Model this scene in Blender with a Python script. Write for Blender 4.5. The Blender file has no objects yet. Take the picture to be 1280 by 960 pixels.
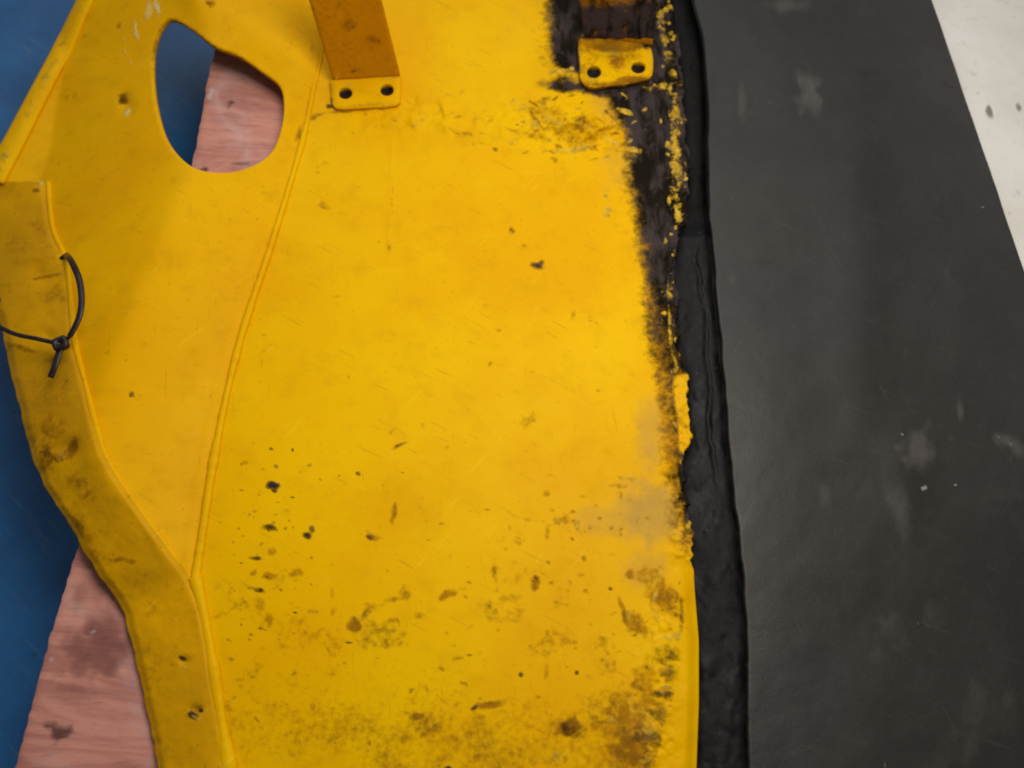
import bpy, math, random
import numpy as np
from mathutils import Vector
from mathutils.geometry import delaunay_2d_cdt

random.seed(7)
S = bpy.context.scene
COL = S.collection

# ------------------------------------------------------------------ camera
F = 1100.0                      # focal length for a frame 1280 wide
TILT = math.radians(24)
ZP = 0.045                      # height of the guard's main plate
DIST = 0.62
CX, CY, CZ = 0.0, -DIST * math.sin(TILT), ZP + DIST * math.cos(TILT)
cam_d = bpy.data.cameras.new('camera')
cam = bpy.data.objects.new('camera', cam_d)
COL.objects.link(cam)
cam.location = (CX, CY, CZ)
cam.rotation_euler = (TILT, 0, 0)
cam_d.sensor_width = 36
cam_d.lens = F / 1280 * 36
cam_d.clip_start = 0.01
cam_d.clip_end = 100
cam_d.dof.use_dof = True
cam_d.dof.focus_distance = 0.61
cam_d.dof.aperture_fstop = 5.6
S.camera = cam

# ------------------------------------------------------------------ world and lamps
W = bpy.data.worlds.new('World')
S.world = W
W.use_nodes = True
W.node_tree.nodes['Background'].inputs[0].default_value = (0.95, 0.95, 1.0, 1)
W.node_tree.nodes['Background'].inputs[1].default_value = 0.09


def area(name, loc, target, size, size_y, power, color):
    l = bpy.data.lights.new(name, 'AREA')
    l.shape = 'RECTANGLE'
    l.size = size
    l.size_y = size_y
    l.energy = power
    l.color = color
    o = bpy.data.objects.new(name, l)
    COL.objects.link(o)
    o.location = loc
    o.rotation_euler = (Vector(target) - Vector(loc)).to_track_quat('-Z', 'Y').to_euler()
    return o


area('workshop_lamp', (0.12, 0.11, 0.68), (0.05, 0.02, 0), 0.42, 0.30, 3.8, (1.0, 0.95, 0.86))
area('ceiling_light', (0.15, 1.10, 1.20), (0.05, 0.25, 0), 2.8, 1.1, 12.0, (1.0, 0.98, 0.95))
S.view_settings.view_transform = 'Standard'
S.view_settings.look = 'None'
S.view_settings.gamma = 1
S.view_settings.exposure = 0
S.view_settings.use_curve_mapping = False
S.render.engine = 'CYCLES'
S.cycles.filter_width = 1.9

# ------------------------------------------------------------------ helpers
ct, st = math.cos(TILT), math.sin(TILT)


def P(px, py, z):
    """point of the place at height z that the photograph shows at (px, py)"""
    px = np.asarray(px, float); py = np.asarray(py, float); z = np.asarray(z, float)
    dx = (px - 640) / F
    dy = -(py - 480) / F
    wy = dy * ct + st
    wz = dy * st - ct
    s = (z - CZ) / wz
    return np.stack([CX + dx * s, CY + wy * s, CZ + wz * s], -1)


def hash2(ix, iy, seed):
    h = (ix.astype(np.int64) * 374761393 + iy.astype(np.int64) * 668265263 + seed * 1442695041) & 0x7fffffff
    h = ((h ^ (h >> 13)) * 1274126177) & 0x7fffffff
    h = h ^ (h >> 16)
    return (h & 0xffff) / 65535.0


def vnoise(x, y, seed=0):
    x = np.asarray(x, float); y = np.asarray(y, float)
    ix = np.floor(x); iy = np.floor(y)
    fx = x - ix; fy = y - iy
    fx = fx * fx * (3 - 2 * fx); fy = fy * fy * (3 - 2 * fy)
    a = hash2(ix, iy, seed); b = hash2(ix + 1, iy, seed)
    c = hash2(ix, iy + 1, seed); d = hash2(ix + 1, iy + 1, seed)
    return (a * (1 - fx) + b * fx) * (1 - fy) + (c * (1 - fx) + d * fx) * fy


def fbm(x, y, scale, seed=0, octs=4):
    r = 0; a = 0.5; t = 0
    for k in range(octs):
        r = r + a * vnoise(x / scale * 2 ** k, y / scale * 2 ** k, seed + 17 * k)
        t += a; a *= 0.5
    return r / t


def sstep(a, b, x):
    t = np.clip((x - a) / (b - a), 0, 1)
    return t * t * (3 - 2 * t)


def interp(y, pts):
    p = sorted(pts)
    return np.interp(y, [q[0] for q in p], [q[1] for q in p])


def smooth_interp(y, pts, w=14):
    return sum(interp(y + d * w, pts) for d in (-1, -.5, 0, .5, 1)) / 5


def in_poly(x, y, poly):
    c = np.zeros(len(x), bool)
    n = len(poly)
    for i in range(n):
        x1, y1 = poly[i]; x2, y2 = poly[(i + 1) % n]
        cond = ((y1 > y) != (y2 > y))
        if abs(y2 - y1) > 1e-12:
            c ^= cond & (x < (x2 - x1) * (y - y1) / (y2 - y1) + x1)
    return c


def seg_dist(x, y, poly, closed=True):
    d = np.full(np.shape(x), 1e9)
    n = len(poly)
    for i in range(n if closed else n - 1):
        x1, y1 = poly[i]; x2, y2 = poly[(i + 1) % n]
        L = (x2 - x1) ** 2 + (y2 - y1) ** 2 + 1e-9
        t = np.clip(((x - x1) * (x2 - x1) + (y - y1) * (y2 - y1)) / L, 0, 1)
        d = np.minimum(d, np.hypot(x - x1 - t * (x2 - x1), y - y1 - t * (y2 - y1)))
    return d


def spline(pts, step=5, closed=False):
    """Catmull-Rom through the points"""
    pts = [np.array(p, float) for p in pts]
    n = len(pts); out = []
    rng = range(n) if closed else range(n - 1)
    for i in rng:
        p1, p2 = pts[i], pts[(i + 1) % n]
        p0 = pts[(i - 1) % n] if (closed or i > 0) else p1 * 2 - p2
        p3 = pts[(i + 2) % n] if (closed or i < n - 2) else p2 * 2 - p1
        k = max(1, int(np.linalg.norm((p2 - p1)[:2]) / step))
        for j in range(k):
            t = j / k
            out.append(0.5 * ((2 * p1) + (-p0 + p2) * t + (2 * p0 - 5 * p1 + 4 * p2 - p3) * t * t + (-p0 + 3 * p1 - 3 * p2 + p3) * t ** 3))
    if not closed:
        out.append(pts[-1])
    return [tuple(p) for p in out]


def resample(poly, step, closed=True):
    out = []
    n = len(poly)
    for i in range(n if closed else n - 1):
        a = np.array(poly[i], float); b = np.array(poly[(i + 1) % n], float)
        k = max(1, int(round(np.linalg.norm(b - a) / step)))
        for j in range(k):
            out.append(tuple(a + (b - a) * j / k))
    return out


def vnormals(v, f):
    n = np.zeros_like(v)
    f = np.asarray(f)
    a = np.cross(v[f[:, 1]] - v[f[:, 0]], v[f[:, 2]] - v[f[:, 0]])
    for k in range(f.shape[1]):
        np.add.at(n, f[:, k], a)
    l = np.linalg.norm(n, axis=1, keepdims=True)
    return n / np.maximum(l, 1e-12)


def boundary(f):
    es = {}
    for t in f:
        m = len(t)
        for i in range(m):
            a, b = int(t[i]), int(t[(i + 1) % m])
            if (b, a) in es:
                del es[(b, a)]
            else:
                es[(a, b)] = 1
    return list(es.keys())


def link(name, v, faces, mat, parent=None, wear=None, smooth=True):
    me = bpy.data.meshes.new(name)
    me.from_pydata([tuple(p) for p in v], [], faces)
    me.update()
    if smooth:
        me.polygons.foreach_set('use_smooth', [True] * len(me.polygons))
    if wear is not None:
        at = me.attributes.new('wear', 'FLOAT_COLOR', 'POINT')
        at.data.foreach_set('color', np.asarray(wear, np.float32).ravel())
    me.materials.append(mat)
    o = bpy.data.objects.new(name, me)
    COL.objects.link(o)
    if parent:
        o.parent = parent
    return o


def solid(name, v, faces, th, mat, parent=None, wear=None, down=None):
    """give a sheet its thickness: rounded rim rings and an underside"""
    v = np.asarray(v, float)
    fa = np.asarray(faces)
    n = vnormals(v, fa)
    if np.mean(n[:, 2]) < 0:
        fa = fa[:, ::-1]
        n = -n
    if down is not None:
        n = np.zeros_like(n) - np.array(down)
    N = len(v)
    be = boundary(fa.tolist())
    bidx = sorted({i for e in be for i in e})
    m = {b: k for k, b in enumerate(bidx)}
    B = np.array(bidx)
    out = np.zeros((N, 3))
    for a, b in be:
        d = v[b] - v[a]
        o = np.cross(d, n[a])
        l = np.linalg.norm(o)
        if l > 0:
            out[a] += o / l; out[b] += o / l
    ob = out[B]
    ob /= np.maximum(np.linalg.norm(ob, axis=1, keepdims=True), 1e-9)
    e = min(th, .004)
    rings = [v[B] - n[B] * e * .12 + ob * e * .13, v[B] - n[B] * e * .35 + ob * e * .2, v[B] - n[B] * (th - e * .2) + ob * e * .2, v[B] - n[B] * th]
    V = [v, v - n * th] + rings
    k = len(B)
    F_ = fa.tolist() + (fa[:, ::-1] + N).tolist()
    base = 2 * N
    for a, b in be:
        ia, ib = m[a], m[b]
        chain = [(a, b)] + [(base + r * k + ia, base + r * k + ib) for r in range(4)]
        for (p, q), (r_, s_) in zip(chain[:-1], chain[1:]):
            F_.append([p, r_, s_, q])
    VV = np.vstack(V)
    wv = None
    if wear is not None:
        wear = np.asarray(wear)
        wv = np.vstack([wear, wear] + [wear[B]] * 4)
    return link(name, VV, F_, mat, parent, wv)


def patch(outline, holes, spacing, bstep=None):
    """triangulated sheet with clean outline; returns xy in photo pixels and faces"""
    bstep = bstep or spacing
    loops = [resample(outline, bstep)] + [resample(h, bstep) for h in holes]
    pts = []; edges = []
    for L in loops:
        s = len(pts); pts += L
        edges += [(s + i, s + (i + 1) % len(L)) for i in range(len(L))]
    o = np.array(outline)
    xs = np.arange(o[:, 0].min(), o[:, 0].max(), spacing)
    ys = np.arange(o[:, 1].min(), o[:, 1].max(), spacing * .87)
    gx, gy = np.meshgrid(xs, ys)
    gx = gx + (np.arange(len(ys)) % 2)[:, None] * spacing / 2
    gx = gx.ravel(); gy = gy.ravel()
    ok = in_poly(gx, gy, loops[0])
    for h in loops[1:]:
        ok &= ~in_poly(gx, gy, h)
    gx = gx[ok]; gy = gy[ok]
    dmin = np.full(len(gx), 1e9)
    bp = np.array(pts)
    for c in range(0, len(gx), 4000):
        dd = np.hypot(gx[c:c + 4000, None] - bp[None, :, 0], gy[c:c + 4000, None] - bp[None, :, 1])
        dmin[c:c + 4000] = dd.min(1)
    ok = dmin > spacing * .55
    pts += list(zip(gx[ok], gy[ok]))
    r = delaunay_2d_cdt([Vector((float(a), float(b))) for a, b in pts], edges, [], 0, 1e-5)
    v = np.array([(p.x, p.y) for p in r[0]])
    f = np.array([list(t) for t in r[2] if len(t) == 3])
    c = v[f].mean(1)
    ok = in_poly(c[:, 0], c[:, 1], loops[0])
    for h in loops[1:]:
        ok &= ~in_poly(c[:, 0], c[:, 1], h)
    return v, f[ok]


def grid(xl, xr, y0, y1, ny, nx):
    """sheet ruled between two edge curves"""
    y = np.linspace(y0, y1, ny)
    u = np.linspace(0, 1, nx)
    X = xl(y)[:, None] * (1 - u)[None] + xr(y)[:, None] * u[None]
    Y = np.repeat(y[:, None], nx, 1)
    i = np.arange(ny - 1)[:, None] * nx + np.arange(nx - 1)[None]
    f = np.stack([i, i + nx, i + nx + 1, i + 1], -1).reshape(-1, 4)
    return X.ravel(), Y.ravel(), f


def ribbon(pairs, n, m):
    """sheet between two paired edge curves; returns px, py, cross parameter, faces"""
    a = np.array(spline([p[0] + p[1] for p in pairs], step=6))
    t = np.linspace(0, len(a) - 1, n)
    a = np.stack([np.interp(t, np.arange(len(a)), a[:, k]) for k in range(4)], 1)
    u = np.linspace(0, 1, m)
    X = a[:, 0:1] * (1 - u) + a[:, 2:3] * u
    Y = a[:, 1:2] * (1 - u) + a[:, 3:4] * u
    U = np.repeat(u[None], n, 0)
    T = np.repeat(np.linspace(0, 1, n)[:, None], m, 1)
    i = np.arange(n - 1)[:, None] * m + np.arange(m - 1)[None]
    f = np.stack([i, i + 1, i + m + 1, i + m], -1).reshape(-1, 4)
    return X.ravel(), Y.ravel(), U.ravel(), T.ravel(), f


def tube(name, pts, rad, mat, parent=None, sides=8, flat=1.0, wear=(0, 0, 0, 0), up=None):
    """round or flattened rod along 3-D points"""
    pts = [Vector(p) for p in pts]
    n = len(pts); V = []; Fc = []
    upv = Vector(up or (0, 0, 1))
    for i, p in enumerate(pts):
        d = (pts[min(i + 1, n - 1)] - pts[max(i - 1, 0)]).normalized()
        s = d.cross(upv)
        if s.length < 1e-5:
            s = d.cross(Vector((1, 0, 0)))
        s.normalize(); u = s.cross(d).normalized()
        r = rad[i] if hasattr(rad, '__len__') else rad
        for k in range(sides):
            a = 2 * math.pi * k / sides
            V.append(p + s * math.cos(a) * r + u * math.sin(a) * r * flat)
    for i in range(n - 1):
        for k in range(sides):
            k2 = (k + 1) % sides
            Fc.append([i * sides + k, i * sides + k2, (i + 1) * sides + k2, (i + 1) * sides + k])
    Fc.append(list(range(sides))[::-1]); Fc.append([(n - 1) * sides + k for k in range(sides)])
    return link(name, [tuple(q) for q in V], Fc, mat, parent, np.tile(np.array(wear, float), (len(V), 1)))


def empty(name, loc=(0, 0, 0)):
    o = bpy.data.objects.new(name, None)
    COL.objects.link(o)
    o.location = loc
    o.empty_display_size = 0.05
    return o


def tag(o, label=None, cat=None, kind=None):
    if label: o['label'] = label
    if cat: o['category'] = cat
    if kind: o['kind'] = kind
    return o


# ------------------------------------------------------------------ materials
class Mat:
    def __init__(s, name, rough=.5, spec=.5):
        s.m = bpy.data.materials.new(name); s.m.use_nodes = True
        s.nt = s.m.node_tree; s.b = s.nt.nodes['Principled BSDF']
        s.b.inputs['Roughness'].default_value = rough
        s.b.inputs['Specular IOR Level'].default_value = spec
        s.co = s.nt.nodes.new('ShaderNodeTexCoord').outputs['Object']

    def n(s, t, **k):
        x = s.nt.nodes.new(t)
        for a, b in k.items(): setattr(x, a, b)
        return x

    def put(s, sock, v):
        if isinstance(v, bpy.types.NodeSocket): s.nt.links.new(v, sock)
        else: sock.default_value = v

    def mapping(s, scale, rot=(0, 0, 0)):
        x = s.n('ShaderNodeMapping'); s.put(x.inputs['Vector'], s.co)
        x.inputs['Scale'].default_value = scale; x.inputs['Rotation'].default_value = rot
        return x.outputs[0]

    def turned(s, rot, scale):
        a = s.n('ShaderNodeMapping'); s.put(a.inputs['Vector'], s.co); a.inputs['Rotation'].default_value = (0, 0, rot)
        b = s.n('ShaderNodeMapping'); s.put(b.inputs['Vector'], a.outputs[0]); b.inputs['Scale'].default_value = scale
        return b.outputs[0]

    def noise(s, scale, detail=4, rough=.55, vec=None, dist=0):
        x = s.n('ShaderNodeTexNoise'); s.put(x.inputs['Vector'], vec or s.co)
        x.inputs['Scale'].default_value = scale; x.inputs['Detail'].default_value = detail
        x.inputs['Roughness'].default_value = rough; x.inputs['Distortion'].default_value = dist
        return x.outputs['Fac']

    def math(s, op, a, b=0.0, c=0.0, clamp=False):
        x = s.n('ShaderNodeMath', operation=op, use_clamp=clamp)
        s.put(x.inputs[0], a); s.put(x.inputs[1], b)
        s.put(x.inputs[2], c)
        return x.outputs[0]

    def ramp(s, v, a, b, lo=0.0, hi=1.0):
        x = s.n('ShaderNodeMapRange', interpolation_type='SMOOTHSTEP')
        s.put(x.inputs[0], v); x.inputs[1].default_value = a; x.inputs[2].default_value = b
        x.inputs[3].default_value = lo; x.inputs[4].default_value = hi
        return x.outputs[0]

    def mix(s, fac, a, b):
        x = s.n('ShaderNodeMix', data_type='RGBA')
        s.put(x.inputs[0], fac)
        for i, v in ((6, a), (7, b)):
            s.put(x.inputs[i], v if isinstance(v, bpy.types.NodeSocket) else (*v, 1))
        return x.outputs[2]

    def bump(s, h, strength, dist, prev=None):
        x = s.n('ShaderNodeBump'); x.inputs['Strength'].default_value = strength
        x.inputs['Distance'].default_value = dist; s.put(x.inputs['Height'], h)
        if prev: s.put(x.inputs['Normal'], prev)
        return x.outputs[0]

    def done(s, color, bump=None, rough=None):
        s.put(s.b.inputs['Base Color'], color if isinstance(color, bpy.types.NodeSocket) else (*color, 1))
        if bump: s.put(s.b.inputs['Normal'], bump)
        if rough is not None: s.put(s.b.inputs['Roughness'], rough)
        return s.m


def yellow_paint(name, clean=(.80, .465, .0), dull=(.74, .37, .0), film=0.0, fleck=(.68, .44, .05), old=.85):
    m = Mat(name, .45, .10)
    m.b.inputs['Specular Tint'].default_value = (1, .8, .3, 1)
    a = m.n('ShaderNodeAttribute', attribute_name='wear')
    sp = m.n('ShaderNodeSeparateColor'); m.put(sp.inputs[0], a.outputs['Color'])
    K, B, Y = sp.outputs[0], sp.outputs[1], sp.outputs[2]
    H = a.outputs['Alpha']
    n1 = m.noise(9, 5); n2 = m.noise(55, 6, .6); n3 = m.noise(260, 5, .65); nk = m.noise(110, 6, .65, dist=.4)
    col = m.mix(m.ramp(n1, .3, .7), clean, dull)
    # thin film of dirt and fine speckle all over the paint
    col = m.mix(m.math('MULTIPLY', m.ramp(n2, .48, .72), .20 + film), col, (.50, .25, .002))
    col = m.mix(m.math('MULTIPLY', m.ramp(m.noise(330, 4, .5), .66, .74), .30 + film), col, (.20, .09, .006))
    col = m.mix(m.math('MULTIPLY', m.ramp(m.noise(26, 5, .6, vec=m.mapping((1, 6, 1))), .60, .72), .16), col, (.86, .52, .01))
    for rz, sc_, th_, cc in ((.5, 34, .66, (.34, .15, .004)), (-.9, 28, .67, (.90, .58, .03)), (1.45, 42, .67, (.30, .13, .005))):
        sv = m.noise(sc_, 3, .6, vec=m.turned(rz, (1, 16, 1)), dist=.3)
        col = m.mix(m.math('MULTIPLY', m.ramp(sv, th_, th_ + .05), .32), col, cc)
    hz = m.ramp(m.math('ADD', H, m.math('MULTIPLY', m.math('SUBTRACT', n2, .5), .5)), .1, 1.0, 0, .85)
    col = m.mix(hz, col, (.40, .245, .06))
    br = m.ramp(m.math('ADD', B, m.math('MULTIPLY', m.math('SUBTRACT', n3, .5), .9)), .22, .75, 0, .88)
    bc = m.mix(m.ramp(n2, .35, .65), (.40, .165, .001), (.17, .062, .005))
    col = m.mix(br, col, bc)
    kk = m.ramp(m.math('ADD', K, m.math('MULTIPLY', m.math('ADD', m.math('MULTIPLY', m.math('SUBTRACT', n3, .5), .55), m.math('MULTIPLY', m.math('SUBTRACT', nk, .5), 1.1)), .9)), .15, .92)
    ns = m.noise(38, 6, .62, vec=m.mapping((2.2, .8, 1)), dist=.5)
    kc = m.mix(m.ramp(ns, .40, .62), (.005, .004, .004), (.046, .034, .036))
    kc = m.mix(m.ramp(n3, .60, .78, 0, .30), kc, (.12, .085, .07))
    kc = m.mix(m.ramp(nk, .60, .76, 0, .32), kc, (.12, .060, .016))
    col = m.mix(kk, col, kc)
    yy = m.ramp(m.math('ADD', Y, m.math('MULTIPLY', m.math('ADD', m.math('SUBTRACT', n3, .5), m.math('MULTIPLY', m.math('SUBTRACT', nk, .5), 1.3)), 1.0)), .38, .80, 0, .95)
    yc = m.mix(m.ramp(n2, .3, .7), (.78, .45, .01), fleck)
    yc = m.mix(m.ramp(nk, .42, .66, 0, old), yc, (.34, .20, .02))
    col = m.mix(yy, col, yc)
    bu = m.bump(n1, .15, .004)
    bu = m.bump(n2, .22, .0010, bu)
    bu = m.bump(n3, .25, .0004, bu)
    bu = m.bump(m.math('MULTIPLY', n3, m.math('MAXIMUM', kk, m.math('MULTIPLY', yy, .8))), .6, .0012, bu)
    bu = m.bump(m.math('MULTIPLY', ns, kk), .5, .004, bu)
    rg = m.math('ADD', m.math('MULTIPLY', n2, .25), m.math('MULTIPLY', m.math('MAXIMUM', kk, br), .22))
    return m.done(col, bu, m.math('ADD', rg, .30))


PAINT = yellow_paint('yellow_paint')
PAINT_SIDE = yellow_paint('yellow_paint_shaded_side', (.78, .42, .0), (.72, .35, .0), .1, (.80, .64, .30), .25)  # same yellow paint; side plate's shaded orange tone put into the colour
PAINT_DIRTY = yellow_paint('dirty_yellow_paint', (.72, .36, .001), (.52, .255, .004), .3)
PAINT_STAIN = yellow_paint('stained_orange_paint', (.62, .255, .0), (.52, .20, .001), .0)


def rubber_mat_material():
    m = Mat('grey_rubber', .5, .40)
    n1 = m.noise(5, 5); n2 = m.noise(22, 6, .62, dist=.6); n3 = m.noise(500, 3)
    col = m.mix(m.ramp(n1, .3, .7), (.0150, .0152, .0130), (.0250, .0210, .0185))
    col = m.mix(m.math('MULTIPLY', m.ramp(n2, .52, .72), .25), col, (.040, .038, .037))
    a = m.n('ShaderNodeAttribute', attribute_name='wear')
    sp = m.n('ShaderNodeSeparateColor'); m.put(sp.inputs[0], a.outputs['Color'])
    sc = m.noise(70, 5, .65, vec=m.turned(.35, (1, .35, 1)))
    dust = m.ramp(m.math('ADD', sp.outputs[0], m.math('MULTIPLY', m.math('SUBTRACT', sc, .5), .9)), .1, 1.35, 0, .75)
    col = m.mix(dust, col, (.13, .12, .11))
    chip = m.ramp(m.math('ADD', sp.outputs[2], m.math('MULTIPLY', m.math('SUBTRACT', n3, .5), .5)), .4, .7)
    col = m.mix(chip, col, (.24, .23, .22))
    dk = m.ramp(m.math('ADD', sp.outputs[1], m.math('MULTIPLY', m.math('SUBTRACT', sc, .5), .5)), .2, .9, 0, .7)
    col = m.mix(dk, col, (.008, .008, .008))
    for rz, sc_ in ((.3, 22), (-1.0, 30), (1.2, 26)):
        sv = m.noise(sc_, 3, .6, vec=m.turned(rz, (1, 22, 1)), dist=.25)
        col = m.mix(m.math('MULTIPLY', m.ramp(sv, .67, .72), .30), col, (.075, .07, .065))
    col = m.mix(m.math('MULTIPLY', m.ramp(m.noise(650, 4, .6), .60, .72), .30), col, (.07, .065, .06))
    bu = m.bump(n2, .25, .0014); bu = m.bump(n3, .25, .0004, bu); bu = m.bump(m.noise(130, 5, .6), .25, .0007, bu)
    return m.done(col, bu, m.ramp(n2, .3, .7, .47, .58))


def black_rubber():
    m = Mat('black_rubber', .55, .14)
    n1 = m.noise(40, 6, .65); n2 = m.noise(220, 5)
    col = m.mix(m.ramp(n1, .35, .65), (.006, .006, .0065), (.014, .013, .0135))
    col = m.mix(m.math('MULTIPLY', m.ramp(n2, .62, .75), .5), col, (.05, .047, .047))
    bu = m.bump(n1, .4, .0012); bu = m.bump(n2, .5, .0005, bu)
    return m.done(col, bu, m.ramp(n1, .3, .7, .45, .75))


def wood():
    m = Mat('pink_stained_wood', .7, .25)
    g = m.noise(9, 6, .62, vec=m.turned(.12, (1, 7, 1)), dist=1.6)
    f = m.noise(60, 6, .6, vec=m.mapping((1, 7, 1), (0, 0, .08)))
    c = m.noise(13, 5, .6, dist=.8)
    col = m.mix(m.ramp(g, .35, .68), (.60, .265, .20), (.42, .165, .13))
    col = m.mix(m.math('MULTIPLY', m.ramp(c, .45, .68), .7), col, (.58, .38, .35))
    col = m.mix(m.math('MULTIPLY', m.ramp(f, .56, .7), .35), col, (.20, .09, .08))
    a = m.n('ShaderNodeAttribute', attribute_name='wear')
    sp = m.n('ShaderNodeSeparateColor'); m.put(sp.inputs[0], a.outputs['Color'])
    kk = m.ramp(m.math('ADD', sp.outputs[0], m.math('MULTIPLY', m.math('SUBTRACT', f, .5), .6)), .2, .75, 0, .85)
    col = m.mix(kk, col, (.055, .025, .022))
    bb = m.ramp(m.math('ADD', sp.outputs[1], m.math('MULTIPLY', m.math('SUBTRACT', c, .5), .9)), .1, .9, 0, .9)
    col = m.mix(bb, col, (.19, .065, .055))
    yy = m.ramp(m.math('ADD', sp.outputs[2], m.math('MULTIPLY', m.math('SUBTRACT', f, .5), .9)), .25, .9, 0, .8)
    col = m.mix(yy, col, (.60, .42, .42))
    bu = m.bump(g, .3, .0012); bu = m.bump(f, .3, .0006, bu)
    return m.done(col, bu)


def blue():
    m = Mat('blue_floor_paint', .42, .32)
    n1 = m.noise(14, 6, .6); n2 = m.noise(240, 5)
    col = m.mix(m.ramp(n1, .3, .7), (.024, .135, .34), (.018, .095, .26))
    col = m.mix(m.math('MULTIPLY', m.ramp(n2, .64, .75), .5), col, (.06, .17, .33))
    col = m.mix(m.math('MULTIPLY', m.ramp(m.noise(120, 4), .66, .74), .6), col, (.012, .035, .09))
    sv = m.noise(24, 4, .6, vec=m.turned(.7, (1, 9, 1)), dist=.5)
    col = m.mix(m.math('MULTIPLY', m.ramp(sv, .58, .70), .30), col, (.10, .20, .34))
    bu = m.bump(n1, .2, .001); bu = m.bump(n2, .3, .0004, bu)
    return m.done(col, bu)


def concrete():
    m = Mat('pale_concrete', .75, .25)
    n1 = m.noise(10, 6, .6); n2 = m.noise(90, 6, .65); n3 = m.noise(500, 3)
    col = m.mix(m.ramp(n1, .3, .7), (.80, .77, .73), (.70, .665, .60))
    col = m.mix(m.math('MULTIPLY', m.ramp(n2, .56, .72), .35), col, (.36, .34, .30))
    a = m.n('ShaderNodeAttribute', attribute_name='wear')
    sp = m.n('ShaderNodeSeparateColor'); m.put(sp.inputs[0], a.outputs['Color'])
    kk = m.ramp(m.math('ADD', sp.outputs[0], m.math('MULTIPLY', m.math('SUBTRACT', n2, .5), .7)), .25, .8, 0, .85)
    col = m.mix(kk, col, (.14, .125, .11))
    bu = m.bump(n2, .4, .0012); bu = m.bump(n3, .2, .0004, bu)
    return m.done(col, bu)


def plain(name, c, rough, spec=.4):
    m = Mat(name, rough, spec)
    n = m.noise(180, 4)
    col = m.mix(m.ramp(n, .35, .7), c, tuple(x * 1.8 + .004 for x in c))
    return m.done(col, m.bump(n, .35, .0005))


MAT_RUBBER, BLACK, WOOD, BLUE, CONC = rubber_mat_material(), black_rubber(), wood(), blue(), concrete()
NYLON = plain('black_nylon', (.010, .006, .006), .38)
HOLE_SHADE = plain('hole_shade_black', (.008, .004, .003), .6, .15)  # dark fill that stands for the shade inside the bracket holes


# ------------------------------------------------------------------ wear masks
def blobs(x, y, lst, seed=0, warp=.7, inner=.25):
    """lst: (cx, cy, rx, ry, angle degrees, strength)"""
    r = np.zeros(len(x))
    wx = (fbm(x, y, 14, seed + 3) - .5); wy = (fbm(x, y, 14, seed + 9) - .5)
    for cx, cy, rx, ry, an, s in lst:
        k = max(abs(rx), abs(ry)) * 3
        sel = (np.abs(x - cx) < k) & (np.abs(y - cy) < k)
        if not sel.any():
            continue
        w = warp * 2.2 * min(rx, ry)
        X = x[sel] - cx + wx[sel] * w; Y = y[sel] - cy + wy[sel] * w
        a = math.radians(an); c, s_ = math.cos(a), math.sin(a)
        u = (X * c + Y * s_) / rx; v = (-X * s_ + Y * c) / ry
        d = np.hypot(u, v)
        r[sel] = np.maximum(r[sel], s * (1 - sstep(inner, 1.5, d)))
    return r


# ------------------------------------------------------------------ setting
def sheet(name, x0, x1, y0, y1, z, n, mat, kind, bl=(), amp=0.0, th=.008):
    """ground piece given in world metres; stains given in photo pixels"""
    xs = np.linspace(x0, x1, n); ys = np.linspace(y0, y1, n)
    X, Y = np.meshgrid(xs, ys); X = X.ravel(); Y = Y.ravel()
    Z = np.full(len(X), z) + amp * (fbm(X * 1000, Y * 1000, 60, 5) - .5)
    dx = X - CX; dy = Y - CY; dz = Z - CZ
    ycam = dy * ct + dz * st; zcam = -dy * st + dz * ct
    px = 640 + F * dx / -zcam; py = 480 - F * ycam / -zcam
    w = np.zeros((len(X), 4)); w[:, 0] = blobs(px, py, bl)
    i = np.arange(n - 1)[:, None] * n + np.arange(n - 1)[None]
    f = np.stack([i, i + 1, i + n + 1, i + n], -1).reshape(-1, 4)
    o = solid(name, np.stack([X, Y, Z], 1), f, th, mat, None, w)
    return tag(o, kind=kind)


sheet('floor', -3, 3, -3, 3, -0.070, 40, CONC, 'structure')
pits = [(1237, 140, 5, 11, -25, .9), (1272, 135, 4, 9, -10, .8), (1223, 117, 4, 4, 0, .5), (1207, 38, 5, 3, 0, .4),
        (1262, 268, 5, 5, 0, .5), (1258, 3, 7, 3, 0, .4), (1242, 60, 3, 3, 0, .4), (1215, 90, 2, 2, 0, .5), (1250, 215, 9, 3, 10, .25)]
sheet('concrete_slab', 0.12, 0.80, -0.45, 0.62, 0.0, 300, CONC, 'structure', pits, .0006, .069)
sheet('blue_floor', -0.95, 0.115, -0.60, 0.80, -0.060, 160, BLUE, 'structure', (), .0008)

# wooden board under the guard
bo = [(292, -60), (285, 0), (262, 90), (241, 206), (96, 690), (62, 800), (20, 960), (-12, 1080), (520, 1080), (560, -60)]
left = resample(bo[:8], 7, False)
rs = random.Random(3)
left = [(a + rs.uniform(-1.1, 1.1), b) for a, b in left]
v, f = patch(left + bo[8:], [], 8, 8)
bw = np.zeros((len(v), 4))
bw[:, 0] = blobs(v[:, 0], v[:, 1], [(288, 130, 9, 4, -20, .9), (303, 99, 6, 4, 0, .45), (255, 210, 7, 4, 0, .9), (78, 916, 16, 13, 0, .8), (62, 905, 12, 8, 0, .7),
                                    (285, 162, 30, 3, 0, .35), (305, 203, 22, 4, -10, .6), (130, 800, 55, 10, -40, .35), (75, 845, 40, 8, -25, .35), (340, 180, 12, 5, 0, .3)], 4)
bw[:, 2] = blobs(v[:, 0], v[:, 1], [(262, 120, 4, 14, 12, .9), (64, 825, 3, 10, 10, .7), (160, 870, 30, 60, 15, .3), (115, 790, 24, 4, -35, .5), (60, 955, 40, 14, 0, .45), (170, 780, 6, 30, 20, .4), (180, 900, 30, 50, 0, .45)], 6)
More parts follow.
